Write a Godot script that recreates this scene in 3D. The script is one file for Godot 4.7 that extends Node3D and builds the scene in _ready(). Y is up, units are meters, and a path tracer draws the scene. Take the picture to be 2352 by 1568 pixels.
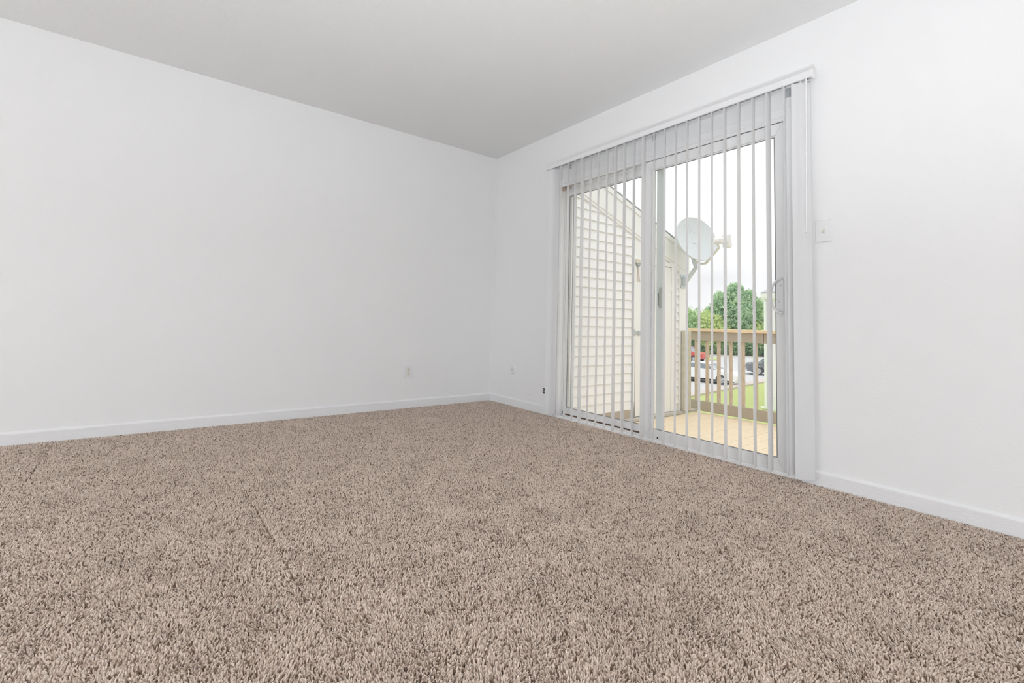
extends Node3D

# Empty carpeted room with a sliding patio door, vertical blinds and a balcony outside.
# Axes: room corner at the origin, north wall z = 0, east wall (patio door) x = 0, floor y = 0, the balcony is at x > 0.

var rng := RandomNumberGenerator.new()
var used := {}


func _ready() -> void:
	rng.seed = 7
	# ---------- camera ----------
	var cam := Camera3D.new()
	cam.name = "camera"
	cam.projection = Camera3D.PROJECTION_FRUSTUM
	cam.near = 0.05
	cam.far = 400.0
	cam.keep_aspect = Camera3D.KEEP_HEIGHT
	cam.size = 0.05 * 1568.0 / 1068.882
	cam.frustum_offset = Vector2(60.011, -111.349) * 0.05 / 1068.882
	cam.position = Vector3(-2.79703, 0.77586, 3.75217)
	cam.basis = Basis(Vector3.UP, -0.62533) * Basis(Vector3.RIGHT, 0.06097) * Basis(Vector3.BACK, 0.02868)
	add_child(cam)
	cam.current = true

	# ---------- sky and exposure ----------
	var env := Environment.new()
	env.background_mode = Environment.BG_SKY
	env.sky = Sky.new()
	env.sky.sky_material = overcast()
	env.tonemap_mode = Environment.TONE_MAPPER_LINEAR
	env.tonemap_exposure = 1.0
	env.sdfgi_enabled = true
	env.ssao_enabled = true
	env.ssil_enabled = true
	var we := WorldEnvironment.new()
	we.name = "world_environment"
	we.environment = env
	add_child(we)

	# ---------- added lamps out of view, put in to brighten the room ----------
	added_uplighter(Vector3(-2.55, 0, 3.45), 4.7, "added unseen fill light in a low floor bowl, standing in for a flash bounced off the ceiling")
	added_globe_lamp(Vector3(-2.2, 0, 8.6), 2.7, "added unseen fill lamp with a white globe in front of the south wall")
	added_globe_lamp(Vector3(-6.9, 0, 6.0), 3.9, "added unseen fill lamp with a white globe by the west wall, behind the camera")
	added_globe_lamp(Vector3(-6.9, 0, 1.0), 1.4, "added unseen fill lamp with a white globe by the west wall, close to the north wall")

	materials()
	room()
	carpet()
	patio_door()
	blinds()
	wall_fittings()
	ground()
	deck()
	railing()
	closet()
	dish()
	house()
	cars()
	greenery()


# ============================================================ helpers

func numbered(n: String) -> String:
	if not used.has(n):
		used[n] = 0
		return n
	used[n] += 1
	return "%s_%03d" % [n, used[n]]


func thing(called: String, label: String, category: String, at := Vector3.ZERO, group := "") -> Node3D:
	var o := Node3D.new()
	o.name = numbered(called)
	add_child(o, true)
	o.position = at
	tag(o, label, category, group)
	return o


func tag(o: Node, label: String, category: String, group := "") -> void:
	o.set_meta("label", label)
	o.set_meta("category", category)
	if group:
		o.set_meta("group", group)


func obj(called: String, st: SurfaceTool, m: Material, parent: Node = self) -> MeshInstance3D:
	return piece(called, st.commit(), m, parent)


func piece(called: String, mesh: Mesh, m: Material, parent: Node = self) -> MeshInstance3D:
	var o := MeshInstance3D.new()
	o.name = numbered(called) if parent == self else called
	o.mesh = mesh
	o.material_override = m
	parent.add_child(o, true)
	return o


func struct(called: String, st: SurfaceTool, m: Material) -> MeshInstance3D:
	var o := obj(called, st, m)
	o.set_meta("kind", "structure")
	return o


func mb() -> SurfaceTool:
	var st := SurfaceTool.new()
	st.begin(Mesh.PRIMITIVE_TRIANGLES)
	return st


func tri(st: SurfaceTool, a: Vector3, b: Vector3, c: Vector3, n: Vector3, na := Vector3.ZERO, nb := Vector3.ZERO, nc := Vector3.ZERO) -> void:
	var face := (b - a).cross(c - a)
	if face.length_squared() < 1e-18:
		return
	if na == Vector3.ZERO:
		var f := face.normalized()
		if f.dot(n) < 0:
			f = -f
		na = f
		nb = f
		nc = f
	var pts := [[a, na], [b, nb], [c, nc]]
	if face.dot(n) > 0:
		pts = [[a, na], [c, nc], [b, nb]]
	for p in pts:
		st.set_normal(p[1])
		st.add_vertex(p[0])


func quad(st: SurfaceTool, a: Vector3, b: Vector3, c: Vector3, d: Vector3, n: Vector3) -> void:
	tri(st, a, b, c, n)
	tri(st, a, c, d, n)


# a box from lo to hi with chamfered edges
func bx(st: SurfaceTool, lo: Vector3, hi: Vector3, ch := 0.0, t := Transform3D()) -> void:
	var c := (lo + hi) / 2.0
	var h := (hi - lo) / 2.0
	ch = minf(ch, minf(h.x, minf(h.y, h.z)) * 0.9)
	var tr := func(v: Vector3) -> Vector3: return t * (c + v)
	for ax in 3:
		var u := (ax + 1) % 3
		var w := (ax + 2) % 3
		for s in [-1.0, 1.0]:
			var n := Vector3.ZERO
			n[ax] = s
			var q := []
			for k in [[-1, -1], [1, -1], [1, 1], [-1, 1]]:
				var v := Vector3.ZERO
				v[ax] = s * h[ax]
				v[u] = k[0] * (h[u] - ch)
				v[w] = k[1] * (h[w] - ch)
				q.append(tr.call(v))
			quad(st, q[0], q[1], q[2], q[3], t.basis * n)
			if ch <= 0.0:
				continue
			for s2 in [-1.0, 1.0]:
				# the edge between +-ax and +-u, along w
				var e := []
				for k in [-1.0, 1.0]:
					var v1 := Vector3.ZERO
					v1[ax] = s * h[ax]
					v1[u] = s2 * (h[u] - ch)
					v1[w] = k * (h[w] - ch)
					var v2 := v1
					v2[ax] = s * (h[ax] - ch)
					v2[u] = s2 * h[u]
					e.append(tr.call(v1))
					e.append(tr.call(v2))
				var en := Vector3.ZERO
				en[ax] = s
				en[u] = s2
				quad(st, e[0], e[1], e[3], e[2], t.basis * en)
	if ch > 0.0:
		for sx in [-1.0, 1.0]:
			for sy in [-1.0, 1.0]:
				for sz in [-1.0, 1.0]:
					var s := Vector3(sx, sy, sz)
					var g := Vector3(h.x - ch, h.y - ch, h.z - ch) * s
					tri(st, tr.call(g + Vector3(sx * ch, 0, 0)), tr.call(g + Vector3(0, sy * ch, 0)), tr.call(g + Vector3(0, 0, sz * ch)), t.basis * s)


# a flat polygon (in the plane of ex, ey) given depth along ez = ex x ey
func prism(st: SurfaceTool, pts: PackedVector2Array, at: Vector3, ex: Vector3, ey: Vector3, depth: float) -> void:
	var ez := ex.cross(ey).normalized()
	var idx := Geometry2D.triangulate_polygon(pts)
	var to := func(p: Vector2, k: float) -> Vector3: return at + ex * p.x + ey * p.y + ez * k
	for i in range(0, idx.size(), 3):
		tri(st, to.call(pts[idx[i]], 0.0), to.call(pts[idx[i + 1]], 0.0), to.call(pts[idx[i + 2]], 0.0), -ez * signf(depth))
		tri(st, to.call(pts[idx[i]], depth), to.call(pts[idx[i + 1]], depth), to.call(pts[idx[i + 2]], depth), ez * signf(depth))
	var area := 0.0
	for i in pts.size():
		area += pts[i].cross(pts[(i + 1) % pts.size()])
	for i in pts.size():
		var a := pts[i]
		var b := pts[(i + 1) % pts.size()]
		var d := (b - a).orthogonal() * signf(area)
		d = Vector2((b - a).y, -(b - a).x) * signf(area)
		quad(st, to.call(a, 0.0), to.call(b, 0.0), to.call(b, depth), to.call(a, depth), ex * d.x + ey * d.y)


# a round bar along a path
func tube(st: SurfaceTool, path: Array, r: float, sides := 10, r2 := -1.0) -> void:
	var rings := []
	var side := Vector3.ZERO
	for i in path.size():
		var d: Vector3 = (path[mini(i + 1, path.size() - 1)] - path[maxi(i - 1, 0)]).normalized()
		if side == Vector3.ZERO:
			side = d.cross(Vector3.UP if absf(d.y) < 0.9 else Vector3.RIGHT).normalized()
		side = (side - d * side.dot(d)).normalized()
		var up := d.cross(side)
		var rr := r if r2 < 0.0 else lerpf(r, r2, float(i) / (path.size() - 1))
		var ring := []
		for k in sides:
			var a := TAU * k / sides
			var n := side * cos(a) + up * sin(a)
			ring.append([path[i] + n * rr, n])
		rings.append(ring)
	for i in rings.size() - 1:
		for k in sides:
			var a = rings[i][k]
			var b = rings[i][(k + 1) % sides]
			var c = rings[i + 1][(k + 1) % sides]
			var d = rings[i + 1][k]
			tri(st, a[0], b[0], c[0], a[1] + b[1], a[1], b[1], c[1])
			tri(st, a[0], c[0], d[0], a[1] + d[1], a[1], c[1], d[1])
	for e in [0, rings.size() - 1]:
		var d: Vector3 = (path[0] - path[1]) if e == 0 else (path[e] - path[e - 1])
		for k in sides:
			tri(st, path[e], rings[e][k][0], rings[e][(k + 1) % sides][0], d)


# a profile (radius, height) turned round the y axis of t
func lathe(st: SurfaceTool, prof: Array, t: Transform3D, sides := 24) -> void:
	for i in prof.size() - 1:
		var p: Vector2 = prof[i]
		var q: Vector2 = prof[i + 1]
		var n2 := Vector2((q - p).y, -(q - p).x).normalized()
		for k in sides:
			var v := []
			var ns := []
			for kk in [k, k + 1]:
				var a: float = TAU * kk / sides
				var c := Vector3(cos(a), 0, sin(a))
				v.append(t * (c * p.x + Vector3.UP * p.y))
				v.append(t * (c * q.x + Vector3.UP * q.y))
				ns.append((t.basis * (c * n2.x + Vector3.UP * n2.y)).normalized())
			tri(st, v[0], v[2], v[3], ns[0] + ns[1], ns[0], ns[1], ns[1])
			tri(st, v[0], v[3], v[1], ns[0] + ns[1], ns[0], ns[1], ns[0])


func mat(c: Color, rough := 0.6, metal := 0.0) -> StandardMaterial3D:
	var m := StandardMaterial3D.new()
	m.albedo_color = c.linear_to_srgb()
	m.roughness = rough
	m.metallic = metal
	return m


func noise_tex(seed_: int, freq: float, octaves := 4, ramp: Array = [], size := 512) -> NoiseTexture2D:
	var n := FastNoiseLite.new()
	n.seed = seed_
	n.frequency = freq
	n.fractal_octaves = octaves
	var t := NoiseTexture2D.new()
	t.width = size
	t.height = size
	t.seamless = true
	t.noise = n
	if ramp:
		var g := Gradient.new()
		g.offsets = PackedFloat32Array(range(ramp.size()).map(func(i): return float(i) / (ramp.size() - 1)))
		g.colors = PackedColorArray(ramp.map(func(c): return c.linear_to_srgb()))
		t.color_ramp = g
	return t


# stretched grain: scale is how often the 1 m wide picture repeats along x, y and z
func grained(t: Texture2D, scale: Vector3, rough := 0.7, bump: Texture2D = null, high := 0.1) -> StandardMaterial3D:
	var m := StandardMaterial3D.new()
	m.albedo_texture = t
	m.roughness = rough
	m.uv1_triplanar = true
	m.uv1_world_triplanar = true
	m.uv1_scale = scale
	if bump:
		m.heightmap_enabled = true
		m.heightmap_texture = bump
		m.heightmap_scale = high
	return m


func overcast() -> PanoramaSkyMaterial:
	var n := FastNoiseLite.new()
	n.seed = 4
	n.frequency = 1.7
	n.fractal_octaves = 4
	var w := 512
	var h := 256
	var im := Image.create(w, h, false, Image.FORMAT_RGBF)
	for y in h:
		var el := PI * (0.5 - (y + 0.5) / h)
		for x in w:
			var az := TAU * (x + 0.5) / w
			var d := Vector3(sin(az) * cos(el), sin(el), -cos(az) * cos(el))
			# flat grey bands of cloud, longer than they are high
			var c := n.get_noise_3d(d.x * 1.2, d.y * 5.0, d.z * 1.2)
			var l := 0.87 + 0.95 * maxf(0.0, sin(el)) + 0.24 * c
			if el < 0.0:
				l = 0.6
			im.set_pixel(x, y, Color(l * 0.99, l, l * 1.015))
	var m := PanoramaSkyMaterial.new()
	m.panorama = ImageTexture.create_from_image(im)
	return m


func added_globe_lamp(at: Vector3, energy: float, label: String) -> void:  # added fill lamp, kept out of view to even out the walls
	var o := thing("added_floor_lamp", label, "lamp", at)
	var y := 0.95
	var st := mb()
	var prof := []
	for k in 17:
		var a := PI * k / 16.0
		prof.append(Vector2(0.2 * sin(a), y - 0.2 * cos(a)))
	lathe(st, prof, Transform3D(), 32)
	var glow := mat(Color(0.9, 0.9, 0.88), 0.5)
	glow.emission_enabled = true
	glow.emission = Color(1.0, 0.98, 0.95)
	glow.emission_energy_multiplier = 2.0
	obj("lamp_shade", st, glow, o)
	st = mb()
	tube(st, [Vector3(0, 0.0, 0), Vector3(0, y - 0.19, 0)], 0.012, 10)
	obj("stand", st, mat(Color(0.5, 0.5, 0.5), 0.3, 0.8), o)
	st = mb()
	lathe(st, [Vector2(0.14, 0.0), Vector2(0.14, 0.015), Vector2(0.02, 0.03)], Transform3D(), 28)
	obj("lamp_base", st, mat(Color(0.5, 0.5, 0.5), 0.3, 0.8), o)
	var l := OmniLight3D.new()
	l.name = "fill_light"
	l.position = Vector3(0, y, 0)
	l.light_energy = energy
	l.light_color = Color(0.945, 0.97, 1.0)
	l.light_size = 0.15
	l.omni_range = 14.0
	l.omni_attenuation = 2.0
	l.shadow_enabled = true
	o.add_child(l)


func added_uplighter(at: Vector3, energy: float, label: String) -> void:  # added fill light in place of a flash bounced off the ceiling
	var o := thing("added_uplighter", label, "lamp", at)
	var st := mb()
	lathe(st, [Vector2(0.14, 0.0), Vector2(0.14, 0.015), Vector2(0.03, 0.03), Vector2(0.02, 0.1), Vector2(0.05, 0.12), Vector2(0.2, 0.235), Vector2(0.195, 0.24), Vector2(0.05, 0.135), Vector2(0.0, 0.13)], Transform3D(), 32)
	obj("bowl", st, mat(Color(0.75, 0.75, 0.75), 0.4), o)
	st = mb()
	lathe(st, [Vector2(0.175, 0.226), Vector2(0.0, 0.228)], Transform3D(), 32)
	var glow := mat(Color(0.9, 0.9, 0.88), 0.5)
	glow.emission_enabled = true
	glow.emission = Color(1.0, 0.98, 0.95)
	glow.emission_energy_multiplier = 3.0
	obj("lamp_diffuser", st, glow, o)
	var l := SpotLight3D.new()
	l.name = "fill_light"
	l.position = Vector3(0, 0.26, 0)
	l.rotation.x = PI / 2
	l.spot_angle = 75.0
	l.spot_angle_attenuation = 0.6
	l.light_energy = energy
	l.light_color = Color(0.945, 0.97, 1.0)
	l.light_size = 0.15
	l.spot_range = 14.0
	l.spot_attenuation = 2.0
	l.shadow_enabled = true
	o.add_child(l)


# ============================================================ materials

var M := {}


func materials() -> void:
	var plaster := noise_tex(11, 0.09, 3)
	M.wall = mat(Color(0.92, 0.92, 0.915), 0.5)
	M.wall.heightmap_enabled = true
	M.wall.heightmap_texture = plaster
	M.wall.heightmap_scale = 0.03
	M.wall.uv1_triplanar = true
	M.wall.uv1_world_triplanar = true
	M.wall.uv1_scale = Vector3(1.6, 1.6, 1.6)
	M.ceiling = mat(Color(0.94, 0.94, 0.93), 0.85)
	M.ceiling.heightmap_enabled = true
	M.ceiling.heightmap_texture = noise_tex(12, 0.16, 2)
	M.ceiling.heightmap_scale = 0.12
	M.ceiling.uv1_triplanar = true
	M.ceiling.uv1_world_triplanar = true
	M.ceiling.uv1_scale = Vector3(2, 2, 2)
	M.trim = mat(Color(0.88, 0.88, 0.885), 0.35)
	M.trim.heightmap_enabled = true
	M.trim.heightmap_texture = noise_tex(13, 0.03, 3)
	M.trim.heightmap_scale = 0.08
	M.trim.uv1_triplanar = true
	M.trim.uv1_world_triplanar = true
	M.trim.uv1_scale = Vector3(1.2, 5, 1.2)
	M.vinyl = mat(Color(0.94, 0.94, 0.94), 0.32)
	M.vane = mat(Color(0.93, 0.93, 0.935), 0.4)
	M.vane.backlight_enabled = true
	M.vane.backlight = Color(1, 1, 1)
	M.rail = mat(Color(0.88, 0.88, 0.885), 0.3)
	M.plate = mat(Color(0.88, 0.88, 0.88), 0.28)
	M.ivory = mat(Color(0.8, 0.78, 0.68), 0.35)
	M.black = mat(Color(0.015, 0.013, 0.012), 0.6)
	M.slot = mat(Color(0.12, 0.1, 0.08), 0.6)
	M.zinc = mat(Color(0.6, 0.63, 0.63), 0.4, 0.6)
	M.gasket = mat(Color(0.3, 0.3, 0.29), 0.7)
	M.screen_frame = mat(Color(0.82, 0.86, 0.845), 0.45)
	M.latch = mat(Color(0.5, 0.53, 0.47), 0.4, 0.2)
	M.glass = StandardMaterial3D.new()
	M.glass.albedo_color = Color(0.9, 0.95, 0.93, 0.03)
	M.glass.transparency = BaseMaterial3D.TRANSPARENCY_ALPHA
	M.glass.roughness = 0.02
	M.glass.metallic_specular = 0.35
	M.siding = mat(Color(0.87, 0.865, 0.845), 0.5)
	M.siding_trim = mat(Color(0.86, 0.86, 0.83), 0.45)
	M.siding_far = mat(Color(0.88, 0.86, 0.88), 0.5)
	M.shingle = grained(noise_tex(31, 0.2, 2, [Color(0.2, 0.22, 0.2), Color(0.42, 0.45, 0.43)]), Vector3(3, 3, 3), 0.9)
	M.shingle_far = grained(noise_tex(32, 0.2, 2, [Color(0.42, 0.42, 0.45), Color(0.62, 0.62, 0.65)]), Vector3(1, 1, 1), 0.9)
	var pine := [Color(0.72, 0.55, 0.34), Color(0.82, 0.68, 0.47), Color(0.86, 0.73, 0.54), Color(0.78, 0.62, 0.42), Color(0.88, 0.75, 0.57)]
	M.pine = grained(noise_tex(41, 0.025, 4, pine), Vector3(0.5, 6, 7), 0.7)
	M.pine2 = grained(noise_tex(42, 0.03, 4, [Color(0.66, 0.47, 0.28), Color(0.84, 0.7, 0.5), Color(0.88, 0.76, 0.58)]), Vector3(0.6, 6, 8), 0.7)
	M.pine_cap = grained(noise_tex(43, 0.03, 3, [Color(0.84, 0.62, 0.38), Color(0.9, 0.74, 0.5)]), Vector3(7, 7, 0.6), 0.6)
	var aged := [Color(0.3, 0.25, 0.19), Color(0.5, 0.42, 0.33), Color(0.44, 0.4, 0.32), Color(0.6, 0.51, 0.4)]
	M.aged_z = grained(noise_tex(44, 0.03, 4, aged), Vector3(6, 7, 0.7), 0.85)
	M.aged_x = grained(noise_tex(45, 0.03, 4, [Color(0.34, 0.32, 0.28), Color(0.55, 0.52, 0.46), Color(0.6, 0.57, 0.5)]), Vector3(0.7, 7, 6), 0.85)
	M.aged_y = grained(noise_tex(46, 0.03, 4, [Color(0.42, 0.32, 0.23), Color(0.64, 0.52, 0.4), Color(0.72, 0.6, 0.47)]), Vector3(8, 0.7, 8), 0.85)
	M.post = grained(noise_tex(47, 0.03, 4, [Color(0.36, 0.35, 0.28), Color(0.6, 0.57, 0.46), Color(0.68, 0.63, 0.5)]), Vector3(8, 0.6, 8), 0.85)
	M.dish = mat(Color(0.66, 0.7, 0.71), 0.45)
	M.dish_mark = mat(Color(0.6, 0.645, 0.65), 0.5)
	M.galv = mat(Color(0.62, 0.68, 0.69), 0.4, 0.35)
	M.lnb = mat(Color(0.8, 0.8, 0.78), 0.45)
	M.arm = mat(Color(0.74, 0.74, 0.68), 0.45)


# ============================================================ the room

const XW := -7.2   # west wall
const ZS := 9.6    # south wall
const HC := 2.44
const TW := 0.15
const D0 := 0.90   # patio door opening along z
const D1 := 2.72
const DH := 2.01


func room() -> void:
	var st := mb()
	bx(st, Vector3(XW, -0.2, 0), Vector3(0, -0.013, ZS))
	struct("floor", st, grained(noise_tex(51, 0.2, 3, [Color(0.2, 0.15, 0.11), Color(0.38, 0.3, 0.24)]), Vector3(5, 5, 5), 0.95))
	st = mb()
	bx(st, Vector3(XW - TW, HC, -TW), Vector3(TW, HC + 0.2, ZS + TW))
	struct("ceiling", st, M.ceiling)
	st = mb()
	bx(st, Vector3(XW - TW, -0.2, -TW), Vector3(TW, HC, 0))
	struct("wall_north", st, M.wall)
	st = mb()
	bx(st, Vector3(XW - TW, -0.2, 0), Vector3(XW, HC, ZS))
	struct("wall_west", st, M.wall)
	# south wall with a window in it
	var wx := [-3.6, -2.2]
	var wy := [0.9, 2.0]
	st = mb()
	bx(st, Vector3(XW - TW, -0.2, ZS), Vector3(wx[0], HC, ZS + TW))
	bx(st, Vector3(wx[1], -0.2, ZS), Vector3(TW, HC, ZS + TW))
	bx(st, Vector3(wx[0], -0.2, ZS), Vector3(wx[1], wy[0], ZS + TW))
	bx(st, Vector3(wx[0], wy[1], ZS), Vector3(wx[1], HC, ZS + TW))
	struct("wall_south", st, M.wall)
	var w := Node3D.new()
	w.name = "window_1"
	add_child(w)
	w.set_meta("kind", "structure")
	st = mb()
	for s in [[wx[0], wx[0] + 0.05, wy[0], wy[1]], [wx[1] - 0.05, wx[1], wy[0], wy[1]], [wx[0] + 0.05, wx[1] - 0.05, wy[0], wy[0] + 0.05], [wx[0] + 0.05, wx[1] - 0.05, wy[1] - 0.05, wy[1]], [wx[0] + 0.05, wx[1] - 0.05, 1.43, 1.47]]:
		bx(st, Vector3(s[0], s[2], ZS + 0.05), Vector3(s[1], s[3], ZS + 0.1), 0.004)
	obj("window_frame", st, M.vinyl, w)
	st = mb()
	quad(st, Vector3(wx[0] + 0.04, wy[0] + 0.04, ZS + 0.075), Vector3(wx[1] - 0.04, wy[0] + 0.04, ZS + 0.075), Vector3(wx[1] - 0.04, wy[1] - 0.04, ZS + 0.075), Vector3(wx[0] + 0.04, wy[1] - 0.04, ZS + 0.075), Vector3(0, 0, -1))
	obj("pane", st, M.glass, w)
	# east wall round the patio door
	st = mb()
	bx(st, Vector3(0, -0.2, 0), Vector3(TW, HC, D0))
	bx(st, Vector3(0, -0.2, D1), Vector3(TW, HC, ZS))
	bx(st, Vector3(0, DH, D0), Vector3(TW, HC, D1))
	bx(st, Vector3(0, -0.2, D0), Vector3(TW, -0.02, D1))
	var east := struct("wall_east", st, M.wall)
	# ragged hole in the plaster, left of the blinds
	st = mb()
	var ring := PackedVector2Array()
	for k in 14:
		var a := TAU * k / 14
		var r := 1.0 + rng.randf_range(-0.25, 0.2)
		ring.append(Vector2(cos(a) * 0.014 * r, sin(a) * 0.026 * r))
	prism(st, ring, Vector3(0.0, 0.19, 0.772), Vector3(0, 0, 1), Vector3(0, 1, 0), 0.0012)
	obj("plaster_hole", st, M.black, east)
	st = mb()
	for k in 9:
		var a := TAU * k / 9 + 0.3
		var c := Vector3(-0.0018, 0.19 + sin(a) * 0.02 * rng.randf_range(0.3, 1.15), 0.772 + cos(a) * 0.012 * rng.randf_range(0.2, 1.2))
		bx(st, Vector3(-0.0015, -0.004, -0.003), Vector3(0.0015, 0.004, 0.003), 0.0008, Transform3D(Basis(Vector3(1, 0.3, 0).normalized(), a * 1.7), c))
	obj("plaster_flakes", st, mat(Color(0.62, 0.55, 0.52), 0.9), east)
	# baseboards with a bevelled top edge
	var prof := PackedVector2Array([Vector2(0, -0.012), Vector2(0.012, -0.012), Vector2(0.012, 0.06), Vector2(0.0105, 0.064), Vector2(0.002, 0.072), Vector2(0, 0.072)])
	for b in [["baseboard_north", Vector3(XW, 0, 0), Vector3(0, 0, 1), -XW], ["baseboard_east", Vector3(0, 0, 0.012), Vector3(-1, 0, 0), D0 - 0.012], ["baseboard_east", Vector3(0, 0, D1 + 0.012), Vector3(-1, 0, 0), ZS - D1 - 0.012], ["baseboard_west", Vector3(XW, 0, 0), Vector3(1, 0, 0), -ZS], ["baseboard_south", Vector3(XW, 0, ZS), Vector3(0, 0, -1), XW]]:
		st = mb()
		prism(st, prof, b[1], b[2], Vector3.UP, -b[3])
		struct(b[0], st, M.trim)


# cut pile: one square of yarn tufts, laid over the whole floor at quarter turns
func carpet() -> void:
	var side := 0.8
	var step := 0.0045
	var n := int(side / step)
	var pos := PackedVector3Array()
	var nor := PackedVector3Array()
	var col := PackedColorArray()
	var lean := FastNoiseLite.new()
	lean.seed = 21
	lean.frequency = 5.0
	var tones := [Color(0.8, 0.66, 0.56), Color(0.74, 0.605, 0.505), Color(0.66, 0.53, 0.44), Color(0.86, 0.73, 0.63), Color(0.5, 0.38, 0.3), Color(0.22, 0.15, 0.11)]
	for i in n:
		for j in n:
			var c := Vector3((i + rng.randf()) * step - side / 2, -0.014, (j + rng.randf()) * step - side / 2)
			var k := rng.randf()
			var t: Color = tones[0] if k < 0.28 else tones[1] if k < 0.46 else tones[2] if k < 0.6 else tones[3] if k < 0.78 else tones[4] if k < 0.9 else tones[5]
			t = t * rng.randf_range(0.9, 1.08)
			t.a = 1.0
			var high := rng.randf_range(0.0085, 0.0155)
			var a := rng.randf() * TAU
			var off := Vector3(cos(a), 0, sin(a)) * rng.randf_range(0.001, 0.0055) + Vector3(lean.get_noise_2d(c.x, c.z), 0, lean.get_noise_2d(c.x + 9, c.z)) * 0.007
			var tip := c + off + Vector3.UP * high
			var mid := c + off * 0.45 + Vector3.UP * high * 0.72
			var r0 := rng.randf_range(0.0019, 0.0029)
			var twist := rng.randf() * TAU
			var ring := []
			for s in 4:
				var d := Vector3(cos(twist + s * PI / 2), 0, sin(twist + s * PI / 2))
				ring.append([c + d * r0 * 0.8, mid + d * r0, tip + d * r0 * 0.55, d])
			for s in 4:
				var p: Array = ring[s]
				var q: Array = ring[(s + 1) % 4]
				for v in [[p[0], p[3], 0.15], [q[0], q[3], 0.15], [q[1], q[3], 0.5], [p[0], p[3], 0.15], [q[1], q[3], 0.5], [p[1], p[3], 0.5], [p[1], p[3], 0.5], [q[1], q[3], 0.5], [q[2], q[3], 1.2], [p[1], p[3], 0.5], [q[2], q[3], 1.2], [p[2], p[3], 1.2]]:
					pos.append(v[0])
					nor.append((v[1] + Vector3.UP * v[2]).normalized())
					col.append(t)
			for k2 in [0, 1, 2, 0, 2, 3]:
				pos.append(ring[k2][2])
				nor.append(Vector3.UP)
				col.append(t)
	var arrays := []
	arrays.resize(Mesh.ARRAY_MAX)
	arrays[Mesh.ARRAY_VERTEX] = pos
	arrays[Mesh.ARRAY_NORMAL] = nor
	arrays[Mesh.ARRAY_COLOR] = col
	var mesh := ArrayMesh.new()
	mesh.add_surface_from_arrays(Mesh.PRIMITIVE_TRIANGLES, arrays)
	var m := mat(Color(1, 1, 1), 0.95)
	m.vertex_color_use_as_albedo = true
	m.metallic_specular = 0.2
	m.rim_enabled = true
	m.rim = 0.25
	m.rim_tint = 0.5
	mesh.surface_set_material(0, m)
	var mm := MultiMesh.new()
	mm.transform_format = MultiMesh.TRANSFORM_3D
	mm.mesh = mesh
	var spots := []
	for i in 9:
		for j in 12:
			spots.append(Transform3D(Basis(Vector3.UP, PI / 2 * rng.randi_range(0, 3)), Vector3(XW + (i + 0.5) * side, 0, (j + 0.5) * side)))
	mm.instance_count = spots.size()
	for i in spots.size():
		mm.set_instance_transform(i, spots[i])
	var o := MultiMeshInstance3D.new()
	o.name = "carpet"
	o.multimesh = mm
	add_child(o)
	o.set_meta("kind", "stuff")
	tag(o, "beige and brown flecked cut pile carpet covering the whole floor", "carpet")


# ============================================================ patio door

# one sash: four mitred members in the plane x = x0 .. x0 + dx
func sash(st: SurfaceTool, x0: float, dx: float, z0: float, z1: float, y0: float, y1: float, gz0: float, gz1: float, gy0: float, gy1: float) -> void:
	var e := 0.0006
	var ex := Vector3(0, 0, -1)
	var shapes := [
		[Vector2(-z0, y0 + e), Vector2(-gz0, gy0 + e), Vector2(-gz0, gy1 - e), Vector2(-z0, y1 - e)],
		[Vector2(-z1, y0 + e), Vector2(-gz1, gy0 + e), Vector2(-gz1, gy1 - e), Vector2(-z1, y1 - e)],
		[Vector2(-z0 - e, y0), Vector2(-z1 + e, y0), Vector2(-gz1 + e, gy0), Vector2(-gz0 - e, gy0)],
		[Vector2(-z0 - e, y1), Vector2(-z1 + e, y1), Vector2(-gz1 + e, gy1), Vector2(-gz0 - e, gy1)],
	]
	for s in shapes:
		prism(st, PackedVector2Array(s), Vector3(x0, 0, 0), ex, Vector3.UP, dx)
	# glazing bead, a step down towards the glass
	var b := 0.008
	bx(st, Vector3(x0 + 0.008, gy0, gz0), Vector3(x0 + dx - 0.008, gy0 + b, gz1), 0.002)
	bx(st, Vector3(x0 + 0.008, gy1 - b, gz0), Vector3(x0 + dx - 0.008, gy1, gz1), 0.002)
	bx(st, Vector3(x0 + 0.008, gy0 + b, gz0), Vector3(x0 + dx - 0.008, gy1 - b, gz0 + b), 0.002)
	bx(st, Vector3(x0 + 0.008, gy0 + b, gz1 - b), Vector3(x0 + dx - 0.008, gy1 - b, gz1), 0.002)


func gasket(st: SurfaceTool, x: float, z0: float, z1: float, y0: float, y1: float) -> void:
	var w := 0.004
	bx(st, Vector3(x, y0, z0), Vector3(x + 0.006, y0 + w, z1))
	bx(st, Vector3(x, y1 - w, z0), Vector3(x + 0.006, y1, z1))
	bx(st, Vector3(x, y0 + w, z0), Vector3(x + 0.006, y1 - w, z0 + w))
	bx(st, Vector3(x, y0 + w, z1 - w), Vector3(x + 0.006, y1 - w, z1))


func pane(x: float, z0: float, z1: float, y0: float, y1: float, parent: Node) -> void:
	var st := mb()
	quad(st, Vector3(x, y0, z0), Vector3(x, y0, z1), Vector3(x, y1, z1), Vector3(x, y1, z0), Vector3(-1, 0, 0))
	obj("pane", st, M.glass, parent)


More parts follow.
